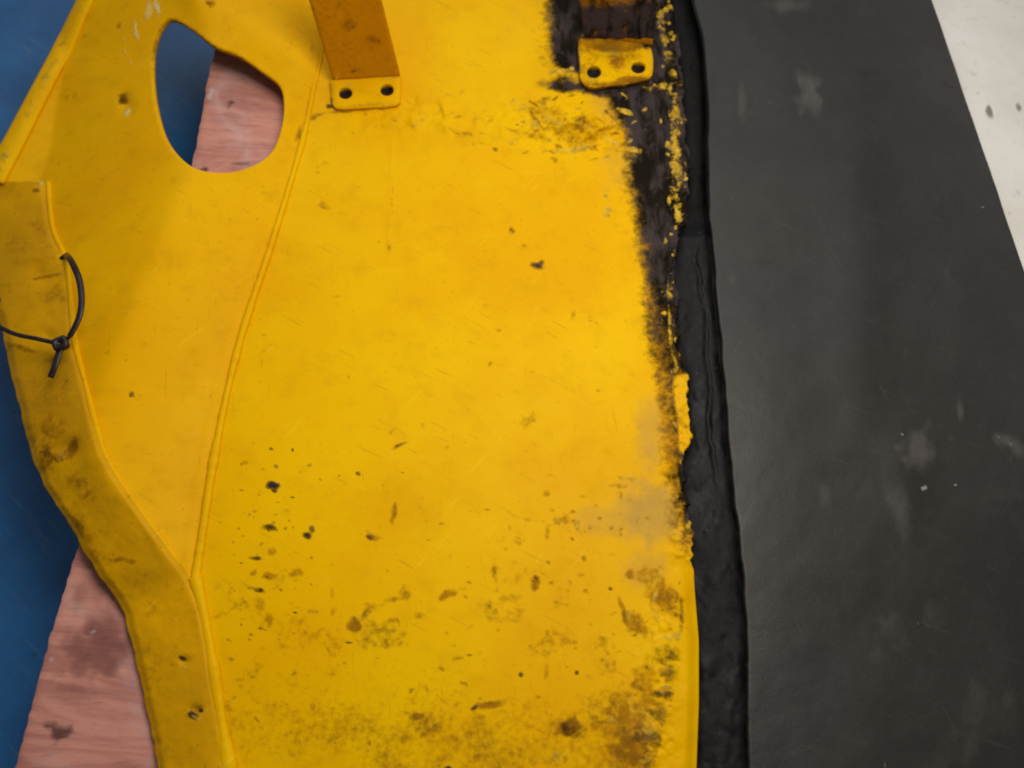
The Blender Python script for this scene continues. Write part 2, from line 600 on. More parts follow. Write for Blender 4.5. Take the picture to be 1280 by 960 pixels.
bw[:, 1] = blobs(v[:, 0], v[:, 1], [(125, 810, 50, 40, -30, .8), (125, 730, 36, 40, 0, .55), (90, 870, 40, 20, 0, .55), (150, 870, 30, 30, 0, .25)], 7)
ZB = 0.0350
board = solid('wooden_board', P(v[:, 0], v[:, 1], ZB + .0008 * (fbm(v[:, 0], v[:, 1], 60, 2) - .5)), f, .0945, WOOD, None, bw)
tag(board, 'pinkish worn wooden board lying on the blue floor under the yellow guard', 'board')

# ------------------------------------------------------------------ yellow guard
guard = empty('machine_guard', (0, 0, 0))
tag(guard, 'worn yellow steel machine guard with oval hole, two brackets and black greasy edge', 'machine guard')

CREASE = [(-90, 384), (0, 388), (35, 398), (60, 402), (110, 392), (180, 377), (300, 341), (430, 299), (560, 270), (700, 248), (722, 244)]
RIDGE = [(722, 244), (765, 254), (820, 264), (885, 274), (960, 286), (1060, 302)]
LEFTE = CREASE + RIDGE[1:]
RIGHTE = [(-90, 822), (0, 836), (60, 848), (120, 854), (200, 859), (270, 858), (290, 846), (350, 843), (430, 846), (470, 856), (520, 861), (560, 858), (590, 851),
          (640, 858), (680, 864), (740, 868), (800, 873), (880, 873), (960, 870), (1060, 868)]


def crease_x(y): return smooth_interp(y, LEFTE, 8)
def right_x(y): return smooth_interp(y, RIGHTE, 5)


# --- main plate
def edge_l(y): return crease_x(y) - 5
def edge_r(y):
    e = right_x(y)
    rag = (fbm(y, y * 0 + 3, 16, 41) - .5) * 13 * (1 - sstep(690, 730, y)) + (fbm(y, y * 0, 5, 4, 2) - .5) * 3 * (1 - sstep(690, 730, y))
    return e + rag


X, Y, f = grid(edge_l, edge_r, -90, 1060, 520, 310)


def main_z(x, y):
    z = ZP + .0010 * (fbm(x, y, 150, 1) - .5)
    e = right_x(y)
    z = z - .0045 * sstep(16, 0, e - x) * sstep(690, 760, y)                       # rolled lower edge
    z = z + .0004 * np.exp(-((x - (490 - (y - 180) * .03)) / 3.2) ** 2) * sstep(150, 190, y) * sstep(340, 300, y)
    cr = np.exp(-((x - 725) / 75) ** 2 - ((y - 158) / 30) ** 2)                    # buckled, torn paint
    z = z + cr * .0085 * ((1 - np.abs(fbm(x * .8 + y * .7, y, 30, 31) - .5) * 5).clip(0, 1) * .6 + .8 * (fbm(x + y * .5, y, 10, 32, 3) - .5))
    cr2 = np.exp(-((x - 560) / 130) ** 2 - ((y - 145) / 24) ** 2)
    z = z + cr2 * .0050 * ((1 - np.abs(fbm(x, y, 34, 8) - .5) * 6).clip(0, 1) * .5 + (fbm(x, y, 14, 9) - .5))
    z = z + .0011 * (fbm(x, y, 25, 55)) * np.exp(-((y - 172 + (x - 600) * .03 + 14 * (fbm(x, y * 0, 40, 56) - .5)) / 6) ** 2) * sstep(500, 620, x) * sstep(820, 760, x)
    ed = sstep(40, 6, e - x) * sstep(720, 690, y)                                   # crust on the edge
    z = z + ed * .0075 * (fbm(x, y, 10, 77) - .42)
    gr = sstep(-6, 14, x - interp(y, [(-90, 692), (130, 770), (200, 791), (300, 808), (430, 824), (560, 842), (690, 862)])) * sstep(700, 670, y)
    z = z + gr * .0030 * (fbm(x, y * .6, 16, 79) - .5)
    ed2 = np.exp(-((x - 828) / 20) ** 2) * sstep(740, 780, y)
    z = z + ed2 * .0026 * (fbm(x, y, 9, 78) - .45)
    return z


K = [(670, 333, 9, 6, 10, 1.1), (676, 329, 5, 3, -40, .9), (341, 607, 10, 5, 8, 1.1), (343, 612, 5, 4, 0, 1), (338, 658, 12, 4.5, 0, .95), (383, 669, 7, 5, 0, 1), (390, 661, 4, 6, 30, .8),
     (320, 697, 9, 3, 5, .85), (322, 737, 12, 4, 12, .85), (345, 583, 4, 3, 0, .7), (449, 591, 4, 4, 0, .75), (465, 673, 7, 4, 20, .6), (593, 884, 5, 3, -20, .9),
     (715, 912, 17, 8, 0, .62), (722, 916, 10, 9, 0, .6), (706, 908, 8, 7, 0, .6), (560, 960, 6, 3, 0, .9), (588, 818, 4, 3, 0, .7), (652, 843, 3, 4, 0, .75), (671, 722, 4, 4, 0, .7), (690, 668, 3, 4, 0, .3),
     (722, 841, 3, 4, 0, .8), (763, 735, 4, 3, 0, .8), (500, 557, 7, 2.5, -20, .5), (620, 187, 5, 4, 0, .6), (613, 455, 3, 4, 0, .45), (623, 413, 5, 3, 0, .6), (640, 288, 5, 3, 25, .6),
     (835, 822, 19, 20, 0, .62), (832, 842, 15, 9, 0, .68), (828, 868, 20, 7, 5, .62), (820, 890, 15, 16, 0, .66), (812, 918, 16, 22, 10, .6), (851, 765, 4, 28, 0, .6), (808, 948, 18, 16, 0, .55), (800, 905, 12, 18, 0, .45), (835, 760, 14, 14, 0, .42),
     (735, 112, 62, 9, 7, 1.05), (700, 104, 26, 10, 0, 1.0), (775, 121, 45, 8, 8, 1.0), (680, 125, 10, 6, -30, .5), (725, 150, 30, 5, 20, .35),
     (852, 620, 5, 14, 0, .9), (856, 650, 6, 18, 0, .9), (412, 133, 6, 3, 0, 1), (395, 145, 14, 3, -28, .6), (378, 168, 5, 10, 30, .75), (430, 139, 40, 2.4, -3, .5)]
B = [(405, 255, 11, 9, 0, .5), (307, 577, 5, 4, 0, .6), (290, 562, 3, 3, 0, .6), (336, 720, 12, 8, 0, .75), (316, 715, 6, 7, 0, .6), (372, 715, 13, 9, 0, .55), (337, 775, 6, 13, 0, .65),
     (325, 755, 10, 14, 0, .5), (318, 640, 6, 4, 0, .5), (355, 640, 12, 5, 0, .4), (340, 690, 9, 7, 30, .6), (500, 557, 15, 4, -20, .65), (492, 642, 5, 17, 14, .7), (465, 673, 13, 5, 15, .6),
     (560, 744, 14, 6, -15, .75), (615, 713, 6, 11, 0, .6), (670, 730, 7, 11, 0, .75), (443, 780, 9, 11, 0, .85), (460, 765, 18, 6, -45, .65), (490, 750, 24, 5, -15, .55), (507, 741, 10, 9, 0, .6),
     (475, 785, 18, 14, 0, .5), (455, 805, 8, 14, 0, .4), (525, 772, 12, 6, 15, .5), (552, 836, 6, 6, 0, .6), (500, 806, 10, 6, -35, .5), (572, 824, 9, 4, 0, .6), (392, 882, 7, 7, 0, .65),
     (612, 881, 24, 6, -8, .8), (600, 895, 10, 6, 0, .5), (520, 896, 14, 7, 10, .75), (535, 915, 24, 24, 0, .55), (505, 925, 14, 12, 0, .5), (462, 930, 5, 6, 0, .6), (390, 765, 10, 5, 0, .5), (560, 945, 10, 14, 0, .5),
     (712, 912, 26, 16, 0, .75), (690, 905, 12, 10, 0, .6), (640, 290, 9, 6, 30, .45), (652, 307, 5, 5, 0, .5), (717, 395, 4, 9, 15, .5), (740, 400, 10, 14, 0, .35), (660, 525, 18, 12, -25, .42),
     (530, 530, 5, 7, 20, .45), (683, 616, 5, 6, 0, .6), (685, 664, 5, 14, 0, .55), (665, 650, 14, 20, 0, .3), (785, 720, 10, 9, 0, .65), (727, 718, 7, 6, 0, .5), (755, 805, 10, 14, 0, .5),
     (683, 840, 4, 14, 0, .5), (735, 845, 8, 6, 0, .4), (760, 830, 10, 14, 0, .4), (770, 900, 36, 34, 0, .65), (790, 935, 40, 30, 0, .75), (760, 885, 16, 4, 0, .6), (800, 780, 26, 14, 40, .65),
     (780, 765, 4, 22, -18, .7), (830, 750, 20, 24, 0, .75), (812, 720, 22, 18, 0, .55), (805, 860, 18, 60, 8, .55), (720, 165, 55, 22, 5, .55), (690, 140, 40, 20, 20, .5), (650, 165, 26, 5, 20, .45),
     (665, 640, 20, 8, 0, .3), (600, 180, 30, 3, 0, .35), (590, 640, 14, 3, 8, .35), (670, 150, 4, 24, -38, .6), (560, 600, 8, 3, 0, .3), (405, 205, 16, 6, -30, .35), (480, 160, 10, 5, 0, .35),
     (490, 245, 2.5, 50, 2, .36), (487, 310, 4, 12, 0, .4), (715, 640, 6, 3, 0, .5), (705, 650, 14, 8, 0, .55), (770, 607, 16, 4, 5, .5), (745, 503, 18, 4, -5, .35), (740, 550, 24, 5, 3, .3), (690, 595, 12, 4, 0, .35)]
Yl = [(759, 264, 7, 9, 10, .95), (757, 245, 6, 3, 0, .7), (715, 187, 28, 5, -6, .9), (790, 186, 15, 6, 12, .8), (600, 150, 24, 5, 12, .5), (640, 175, 14, 4, -5, .5), (668, 158, 12, 5, 50, .6), (560, 135, 16, 5, -20, .5), (765, 176, 16, 4, 20, .8), (650, 130, 18, 14, 30, .5), (700, 88, 16, 5, -8, .95), (715, 85, 6, 5, 0, .8),
      (690, 150, 18, 6, 40, .7), (740, 165, 20, 6, 25, .6), (781, 140, 12, 4, 20, .9), (722, 655, 4, 8, 0, .9), (712, 662, 4, 5, 0, .75), (695, 652, 6, 10, 0, .5), (785, 598, 14, 7, 15, .7),
      (560, 115, 30, 10, 0, .35), (520, 155, 24, 6, -10, .55), (450, 190, 20, 6, 0, .35), (818, 745, 5, 14, 25, .75), (838, 795, 14, 7, -10, .8), (822, 768, 6, 12, -20, .8), (837, 764, 7, 5, 0, .6), (785, 770, 4, 10, -15, .6),
      (765, 898, 10, 7, 0, .6), (832, 858, 12, 3, 5, .8), (700, 945, 10, 12, 0, .5), (850, 440, 5, 12, 0, .55)]
rs = random.Random(11)
for k in range(230):                      # scattered specks, denser low on the plate
    y = 930 - abs(rs.gauss(0, 210)); x = rs.uniform(280, 860)
    (B if rs.random() < .85 else K).append((x, y, rs.uniform(1.6, 7.5), rs.uniform(1.4, 3.6), rs.gauss(-5, 25), rs.uniform(.3, .6)))
for k in range(60):
    (B if rs.random() < .6 else K).append((rs.gauss(338, 28), rs.uniform(560, 800), rs.uniform(1.5, 4), rs.uniform(1.3, 2.6), 0, rs.uniform(.45, .8)))
for k in range(60):
    B.append((rs.uniform(380, 820), rs.uniform(120, 560), rs.uniform(1.4, 3), rs.uniform(1.2, 2.4), rs.uniform(-60, 60), rs.uniform(.3, .5)))

for k in range(90):                       # torn flakes of the buckled band
    a = rs.uniform(-50, 60)
    L = Yl if rs.random() < .5 else B
    L.append((rs.uniform(635, 810), rs.gauss(160, 20), rs.uniform(3, 12), rs.uniform(1.4, 3.6), a, rs.uniform(.45, .8)))
for k in range(40):
    (Yl if rs.random() < .4 else B).append((rs.uniform(440, 660), rs.gauss(150, 18), rs.uniform(3, 12), rs.uniform(1.4, 3.5), rs.uniform(-40, 40), rs.uniform(.3, .5)))
for k in range(90):                       # flecks along the ragged right edge
    yy = rs.uniform(0, 690)
    xx = float(right_x(np.array([yy]))[0]) - abs(rs.gauss(4, 9))
    Yl.append((xx, yy, rs.uniform(1.5, 4.5), rs.uniform(2, 7), rs.uniform(-25, 25), rs.uniform(.5, .9)))
for k in range(40):
    (Yl if rs.random() < .4 else B).append((rs.gauss(735, 45), rs.gauss(655, 22), rs.uniform(2, 7), rs.uniform(1.4, 5), rs.uniform(-60, 90), rs.uniform(.35, .6)))


def main_wear_and_falloff(x, y):
    w = np.zeros((len(x), 4))
    xa = interp(y, [(-90, 688), (0, 692), (70, 690), (84, 700), (96, 745), (128, 770), (170, 787), (200, 791), (260, 800), (300, 808), (350, 815), (430, 822), (480, 830), (560, 838), (620, 850), (700, 864)])
    st_ = interp(y, [(-90, 1.1), (300, 1.1), (370, 1.0), (430, .80), (480, .62), (560, .52), (600, .6), (660, .6), (700, .35), (730, 0)])
    jit = (fbm(x, y, 22, 51) - .5) * 16
    soft = interp(y, [(-90, 9), (140, 13), (300, 15), (430, 20), (600, 22), (700, 22)])
    band = sstep(-1.9, 1.1, (x - xa + jit) / soft) * st_
    band = np.maximum(band, .34 * np.exp(-(np.maximum(0, xa - x) / 26) ** 2) * sstep(380, 240, y) * fbm(x, y, 40, 99) * 1.6)
    w[:, 0] = np.maximum(band, .86 * blobs(x, y, K, 1))
    halo = np.exp(-(np.maximum(0, xa - x) / 17) ** 2) * interp(y, [(60, .15), (150, .35), (250, .55), (400, .62), (600, .6), (700, .45), (740, 0)])
    topbr = sstep(650, 700, x) * sstep(110, 60, y) * .45
    smear = sstep(.50, .74, fbm(x * .6, y, 42, 89)) * sstep(520, 800, y) * (.10 + .55 * fbm(x, y, 9, 94, 3))
    smear = np.maximum(smear, sstep(.56, .76, fbm(x, y * .5, 26, 90)) * sstep(640, 760, y) * (.05 + .55 * fbm(x, y, 8, 95, 3)))
    smear = np.maximum(smear, sstep(.52, .7, fbm(x * .5, y, 24, 92)) * np.exp(-((x - 650) / 150) ** 2 - ((y - 160) / 26) ** 2) * .6)
    w[:, 1] = np.maximum.reduce([halo, topbr, smear, .72 * sstep(700, 960, y) * fbm(x, y, 70, 88), blobs(x, y, B, 2)])  # brown low down: dirt film, with the light's falloff painted in
    # bright torn chips along the edge
    cx = interp(y, [(-90, 818), (0, 824), (60, 834), (110, 842), (200, 846), (280, 852)])
    cx = cx + (fbm(y, y * 0, 24, 66) - .5) * 12
    chips = np.exp(-((x - cx) / 9) ** 2) * sstep(290, 270, y) * (.10 + 1.15 * fbm(x, y, 13, 61, 3)) * interp(y, [(0, .65), (120, .85), (280, 1.1)])
    chips = np.maximum(chips, np.exp(-((x - 820) / 34) ** 2 - ((y - 106) / 11) ** 2) * (.1 + fbm(x, y, 10, 63, 3)))
    low = np.exp(-((x - right_x(y) + 8) / 4) ** 2) * interp(y, [(340, 0), (360, .8), (460, .75), (470, 0)]) * (fbm(x, y, 14, 62) + .25)
    strip = sstep(-5, 5, x - interp(y, [(460, 846), (480, 843), (520, 848), (560, 850), (577, 862)])) * sstep(462, 474, y) * sstep(580, 566, y) * 1.2
    clean = sstep(-4, 4, x - interp(y, [(680, 866), (700, 858), (750, 857), (790, 855), (830, 852), (870, 843), (920, 830), (960, 820), (1060, 800)]) + (fbm(x, y, 10, 71) - .5) * 7) * sstep(672, 690, y) * 1.3
    w[:, 2] = np.maximum.reduce([chips, low, blobs(x, y, Yl, 3)])
    clean = np.maximum(clean, strip)
    w[:, 0] *= 1 - np.clip(clean, 0, 1); w[:, 1] *= 1 - np.clip(clean, 0, 1); w[:, 2] *= 1 - np.clip(clean, 0, 1)
    dk = sstep(7, 1, right_x(y) - x) * sstep(690, 640, y) * (1 - np.clip(strip, 0, 1)) * .9
    w[:, 0] = np.maximum(w[:, 0], dk)
    w[:, 3] = np.maximum.reduce([blobs(x, y, [(815, 640, 60, 50, 0, .75), (760, 650, 60, 26, 0, .5), (815, 540, 26, 60, 0, .6), (775, 215, 34, 40, 0, .35), (775, 130, 50, 30, 0, .5), (650, 30, 50, 60, 0, .22),
                                              (805, 710, 40, 30, 0, .5), (800, 900, 40, 40, 0, .4)], 5, .3), band * .5])
    return w


mp = solid('main_plate', P(X, Y, main_z(X, Y)), f[:, ::-1], .004, PAINT, guard, main_wear_and_falloff(X, Y))

# --- side plate with the oval hole, rising to the left of the crease
CR = [(x, y) for y, x in CREASE]


def side_z(x, y):
    d = np.maximum(0, crease_x(np.minimum(y, 722)) - x)                      # distance left of the crease
    z = ZP + .0005
    lim = interp(y, [(-90, 150), (200, 132), (330, 142), (430, 155), (560, 170), (722, 190)])
    z = z + .038 * np.tanh(d / 230.0)
    z = z - .00031 * 6 * np.log1p(np.exp(np.clip((d - lim) / 6, -30, 30)))  # soft bend, then falling off to the left
    z = z - .0015 * np.exp(-((d - 10) / 12.0) ** 2) * sstep(60, 160, y)
    # raised fold above the hole
    s = ((y - 20) * 130 - (x - 215) * 88) / math.hypot(130, 88)              # below line >0
    z = z + .008 * sstep(5, -55, s) * sstep(30, 110, crease_x(y) - x + 60) * sstep(190, 250, x)
    z = z - .0030 * np.exp(-((x - 157) / 8) ** 2 - ((y - 127) / 12) ** 2)
    z = z + .0008 * (fbm(x, y, 120, 91) - .5)
    return z


hole = spline([(209, 25), (196, 45), (190, 80), (193, 125), (205, 170), (225, 198), (250, 213), (285, 216), (318, 207), (342, 188), (354, 155), (356, 125), (350, 106), (330, 90), (300, 70), (270, 58), (245, 40), (225, 27)], 5, True)
outl = [(384, -90), (388, 0), (398, 35), (402, 60), (392, 110), (377, 180), (341, 300), (299, 430), (270, 560), (248, 700), (245, 724), (232, 722), (195, 680), (152, 625), (122, 572), (112, 540), (98, 485),
        (86, 430), (80, 380), (72, 330), (56, 285), (40, 236), (0, 226), (10, 214), (60, 112), (112, 0), (155, -90)]
v, f = patch(outl, [hole], 4.2, 4.2)
x, y = v[:, 0], v[:, 1]
w = np.zeros((len(v), 4))
w[:, 0] = blobs(x, y, [(165, 493, 4, 3, 0, .8), (155, 124, 7, 7, 0, .45), (190, 60, 3, 3, 0, .0), (263, 3, 5, 4, 0, .6)], 1)
w[:, 1] = blobs(x, y, [(157, 125, 10, 12, 0, .8), (148, 32, 4, 6, 0, .6), (165, 20, 3, 4, 0, .5), (263, 3, 8, 5, 0, .8), (188, 568, 8, 3, 0, .45), (135, 440, 8, 5, 0, .4), (145, 530, 8, 3, 0, .4),
                       (88, 120, 30, 16, 0, .32), (330, 240, 5, 12, 0, .35), (376, 165, 6, 16, 20, .85), (392, 60, 5, 20, 0, .4), (170, 500, 6, 6, 0, .4), (108, 45, 8, 8, 0, .4), (175, 630, 6, 3, 0, .4), (100, 300, 20, 8, 0, .2), (390, 120, 5, 20, 10, .6)], 2)
w[:, 2] = blobs(x, y, [(185, 12, 6, 16, 10, .8), (196, 8, 5, 14, -12, .75), (170, 38, 3, 17, -18, .85), (157, 62, 2.6, 20, -8, .75), (151, 34, 2.4, 9, 12, .7), (163, 78, 2.2, 10, -10, .7), (178, 30, 2.2, 9, -30, .6), (160, 140, 5, 8, 0, .7), (52, 230, 8, 5, 30, .8), (195, 5, 8, 8, 0, .5), (150, 32, 4, 3, 0, .6)], 3)
w[:, 1] = np.maximum(w[:, 1], .55 * np.exp(-(seg_dist(x, y, hole) / 3.0) ** 2) * sstep(120, 60, y))
solid('side_plate', P(x, y, side_z(x, y)), f, .0042, PAINT_SIDE, guard, w)

# --- rim along the upper left edge of the side plate
pairs = [((160, -90), (140, -90)), ((115, 0), (95, 0)), ((88, 62), (64, 62)), ((60, 118), (34, 118)), ((30, 178), (5, 172)), ((4, 228), (-22, 218))]
X, Y, U, T, f = ribbon(pairs, 120, 9)
Z = side_z(np.maximum(X, 5), Y) + .0025 + .0022 * np.sin(U * math.pi) + .0005 * (fbm(X, Y, 10, 5) - .5)
w = np.zeros((len(X), 4)); w[:, 2] = (.2 + .6 * fbm(X, Y, 14, 55)) * np.exp(-((U - .5) / .3) ** 2); w[:, 1] = .3 * fbm(X, Y, 20, 3)
solid('rim', P(X, Y, Z), f, .006, PAINT, guard, w)

# --- outer lip that falls away to the left
pairs = [((60, 228), (-48, 224)), ((66, 285), (-34, 290)), ((82, 325), (-19, 345)), ((89, 380), (-4, 395)), ((94, 430), (7, 435)), ((108, 485), (21, 495)), ((122, 540), (37, 560)), ((134, 575), (54, 605)),
         ((166, 626), (86, 656)), ((205, 680), (119, 712)), ((238, 724), (150, 757)), ((253, 765), (163, 800)), ((263, 820), (173, 840)), ((273, 885), (184, 890)), ((286, 960), (198, 960)), ((301, 1060), (216, 1060))]
X, Y, U, T, f = ribbon(pairs, 420, 46)
X = X + (fbm(Y, Y * 0 + 2, 16, 101) - .5) * 5 * sstep(.7, 1, U) + (fbm(Y, Y * 0 + 2, 12, 102) - .5) * 2.4 * sstep(.2, 0, U)
Y = Y + (fbm(X, X * 0, 12, 103) - .5) * 5 * sstep(.03, 0, T)
zin = np.where(Y < 722, side_z(X * (1 - 0), np.minimum(Y, 722)), ZP)
a = np.array([p[0] + p[1] for p in pairs])
# height of the inner edge, read on each section
Xi = X.reshape(420, 46)[:, :1]; Yi = Y.reshape(420, 46)[:, :1]
zi = np.where(Yi < 722, side_z(Xi, np.minimum(Yi, 722)), ZP)
zi = np.convolve(np.pad(zi.ravel(), 8, 'edge'), np.ones(17) / 17, 'valid')[:, None]
Z = (zi + .0042 + 0 * X.reshape(420, 46)).ravel()
Z = Z - interp(Y, [(560, .0200), (740, .0060)]) * U ** 1.5 - .0025 * sstep(.88, 1.0, U)
Z = Z + .0030 * (fbm(X, Y, 46, 19) - .5) * sstep(0, .2, U)
Z = Z - .0020 * sstep(.1, .0, U)
for (dx_, dy_, r) in [(230, 826, 7), (244, 888, 8), (52, 345, 14), (85, 560, 16), (60, 420, 10)]:
    Z = Z - .0024 * np.exp(-((X - dx_) / r) ** 2 - ((Y - dy_) / (r * .8)) ** 2)
fold = np.exp(-((Y - (322 + (X - 40) * -.12)) / 5) ** 2) * sstep(10, 25, X)
Z = Z + .0012 * fold
w = np.zeros((len(X), 4))
w[:, 0] = blobs(X, Y, [(229, 823, 6, 3, 15, .85), (241, 893, 8, 4, 25, .8), (252, 887, 3, 3, 0, .8), (78, 570, 8, 8, 40, .5), (58, 565, 8, 8, 0, .5), (45, 238, 6, 4, 0, .5)], 1)
w[:, 1] = np.maximum(blobs(X, Y, [(90, 560, 7, 20, 20, .8), (60, 570, 14, 20, 0, .65), (65, 530, 22, 20, 0, .5), (95, 600, 20, 14, 30, .45), (100, 660, 6, 26, -35, .6), (150, 700, 26, 5, 5, .6), (165, 702, 8, 5, 0, .6), (190, 760, 10, 14, 0, .45),
                                (60, 345, 24, 3, -8, .7), (62, 365, 22, 16, 0, .5), (40, 280, 18, 20, 0, .4), (22, 300, 20, 30, 0, .35), (70, 450, 20, 8, 0, .45), (85, 480, 10, 20, 0, .4), (30, 435, 26, 5, 15, .6), (115, 680, 10, 26, -30, .5),
                                (222, 830, 14, 8, 0, .4), (240, 890, 18, 12, 0, .45), (75, 500, 24, 12, 0, .4), (180, 730, 30, 8, 20, .35), (210, 940, 14, 12, 0, .35), (110, 620, 12, 8, 0, .5)], 2), .34 * fbm(X, Y, 60, 23) + .1 * sstep(.5, 1, U))
w[:, 2] = np.maximum(blobs(X, Y, [(232, 836, 9, 4, 10, .65), (246, 899, 10, 4, 15, .65), (52, 228, 8, 5, 20, .85), (60, 605, 5, 5, 0, .7), (75, 570, 5, 8, 0, .5)], 3), .5 * sstep(.93, 1, U) * fbm(X, Y, 20, 8))
solid('outer_lip', P(X, Y, Z), f[:, ::-1], .004, PAINT_DIRTY, guard, w)

# --- weld bead in the crease, ridge below it, bead on the lip's inner edge
def bead(name, pts, zf, r, seed, mat, wear=(0, 0, .25, 0), rough=.7):
    q = np.array(spline(pts, 3))
    p3 = P(q[:, 0], q[:, 1], zf(q[:, 0], q[:, 1]))
    wob = (fbm(q[:, 1], q[:, 0] * 0, 7, seed, 2) - .5)
    p3[:, 0] += wob * .0009 * rough
    rr = r * (1 + rough * (fbm(q[:, 1], q[:, 0] * 0 + 9, 6, seed + 5, 2) - .5)) * (1 + .8 * (fbm(q[:, 1], q[:, 0] * 0 + 5, 60, seed + 5, 2) - .5))
    return tube(name, p3.tolist(), rr.tolist(), mat, guard, 10, .75, wear)


bead('weld_bead', CR, lambda a, b: ZP + .0010 + 0 * a, .0026, 3, PAINT, (0, 0, .15, 0), .35)
bead('ridge', [(x, y) for y, x in RIDGE], lambda a, b: ZP + .0012 + 0 * a, .0042, 8, PAINT, (0, .1, .1, 0), .15)
bead('lip_edge', [p[0] for p in pairs[:11]], lambda a, b: side_z(a + 3, b) + .0012, .0022, 13, PAINT, (0, .2, .1, 0), .2)


# --- brackets
def bracket(tab, holes, up, rise, mat_up, mat_tab, wup, wtab, zt=.006):
    br = empty('bracket'); br.parent = guard
    hp = [[(cx + rx * math.cos(t), cy + ry * math.sin(t)) for t in np.linspace(0, 2 * math.pi, 21)[:-1]] for cx, cy, rx, ry in holes]
    v, f = patch(tab, hp, 3.2, 2.4)
    x, y = v[:, 0], v[:, 1]
    z = ZP + zt + .0008 * (fbm(x, y, 20, 3) - .5) - .0016 * sstep(6, 0, seg_dist(x, y, tab)) 
    w = wtab(x, y)
    solid('foot_tab', P(x, y, z), f, zt - .0003, mat_tab, br, w)
    for cx, cy, rx, ry in holes:                         # added dark disc, stands for the shade inside each hole
        c = P(cx, cy, ZP + zt - .0034)
        r = rx / F * .66
        V = []; Fc = []
        prof = [(0, -.001), (.42, -.001), (.45, .0006), (.85, .0010), (.99, .0004), (1.0, -.0012)]
        for rr, hz in prof:
            for k in range(18):
                a_ = 2 * math.pi * k / 18
                V.append((c[0] + r * 1.38 * rr * math.cos(a_), c[1] + r * 1.38 * rr * math.sin(a_), c[2] + hz))
        for i in range(len(prof) - 1):
            for k in range(18):
                k2 = (k + 1) % 18
                Fc.append([i * 18 + k, (i + 1) * 18 + k, (i + 1) * 18 + k2, i * 18 + k2])
        link('hole_shade_disc', V, Fc, HOLE_SHADE, br)
    # upright: bent plate rising from the back of the tab
    X, Y, U, T, f = ribbon(up, 60, 24)
    Z = ZP + zt - .0002 + rise * T + .0006 * (fbm(X, Y, 20, 6) - .5)
    solid('upright', P(X, Y, Z), f, .004, mat_up, br, wup(X, Y))
    return br


def w_left_up(x, y):
    w = np.zeros((len(x), 4))
    w[:, 1] = np.maximum(.22 + .2 * fbm(x, y, 30, 4), blobs(x, y, [(437, 29, 14, 9, 0, .65), (467, 50, 12, 8, 0, .65), (443, 88, 6, 6, 0, .6), (425, 5, 8, 10, 0, .5), (480, 12, 10, 4, 0, .5)], 2))
    w[:, 0] = blobs(x, y, [(442, 88, 4, 3, 0, .6)], 1)
    return w


def w_left_tab(x, y):
    w = np.zeros((len(x), 4))
    w[:, 1] = blobs(x, y, [(465, 118, 10, 5, 0, .3), (457, 131, 40, 3, -5, .5)], 2)
    w[:, 2] = np.maximum(.3 * fbm(x, y, 16, 9), blobs(x, y, [(484, 98, 14, 4, 0, .6), (433, 104, 12, 5, 0, .5), (436, 132, 8, 3, 0, .5)], 3))
    w[:, 0] = blobs(x, y, [(414, 128, 4, 8, 0, .9)], 1)
    return w


tabL = spline([(416, 98), (455, 94.5), (497, 92), (501, 100), (500, 122), (496, 131), (458, 134), (421, 135), (415, 130), (414, 112)], 4, True)
bracket(tabL, [(431.5, 116, 9.5, 8), (483.5, 112, 9.5, 8)],
        [((417, 100), (499, 95)), ((360, -90), (452, -90))], .11, PAINT_STAIN, PAINT, w_left_up, w_left_tab)


def w_right_up(x, y):
    w = np.zeros((len(x), 4))
    w[:, 0] = .95 + .45 * (fbm(x * 6, y, 60, 4) - .5) + .5 * sstep(780, 800, x) - .25 * sstep(20, -5, y)
    w[:, 1] = .6 + .5 * (fbm(x * 8, y, 26, 14) - .3)
    w[:, 0] = np.where(sstep(52, 36, y) > .2, w[:, 0], .1)
    w[:, 0] *= 1 - .75 * sstep(22, -10, y) * fbm(x * 6, y, 20, 24)
    return w


def w_right_tab(x, y):
    w = np.zeros((len(x), 4))
    w[:, 1] = .62 * fbm(x, y, 18, 98) + .2 * sstep(80, 50, y) + blobs(x, y, [(765, 48, 44, 13, 0, .85), (765, 60, 30, 6, 0, .5), (790, 101, 24, 5, -6, .8), (770, 104, 40, 3, -4, .6), (768, 78, 10, 9, 0, .25)], 2)
    w[:, 0] = np.maximum(.22 * sstep(8, 2, seg_dist(x, y, tabR)) + .25 * fbm(x, y, 12, 97) * sstep(75, 50, y), blobs(x, y, [(722, 80, 4, 24, 0, .9), (735, 47, 14, 5, 0, .8), (814, 54, 10, 9, -40, 1.1), (797, 42, 16, 7, 20, .9), (745, 40, 16, 5, 0, .8)], 1))
    w[:, 2] = blobs(x, y, [(760, 92, 24, 7, 0, .45), (738, 100, 8, 5, 0, .6), (770, 66, 36, 5, -4, .5), (733, 44, 5, 3, 0, .7)], 3)
    return w


tabR = spline([(727, 44), (748, 38), (765, 36), (785, 41), (808, 54), (815, 66), (816, 84), (812, 97), (790, 103), (760, 107), (740, 108), (729, 103), (724, 90), (723, 62)], 4, True)
bracket(tabR, [(742.5, 89.5, 10, 8.5), (798, 84, 10, 8)],
        [((731, 47), (815, 56)), ((716, -90), (822, -90))], .09, PAINT_STAIN, PAINT, w_right_up, w_right_tab, .0075)

# --- black rubber strip along the right edge
MATL = [(-90, 850), (0, 868), (35, 878), (60, 882), (120, 886), (270, 889), (350, 896), (430, 904), (520, 910), (600, 917), (680, 927), (760, 934), (860, 937), (960, 937), (1060, 936)]
def mat_l(y): return smooth_interp(y, MATL, 10) + (fbm(y, y * 0, 30, 15) - .5) * 4


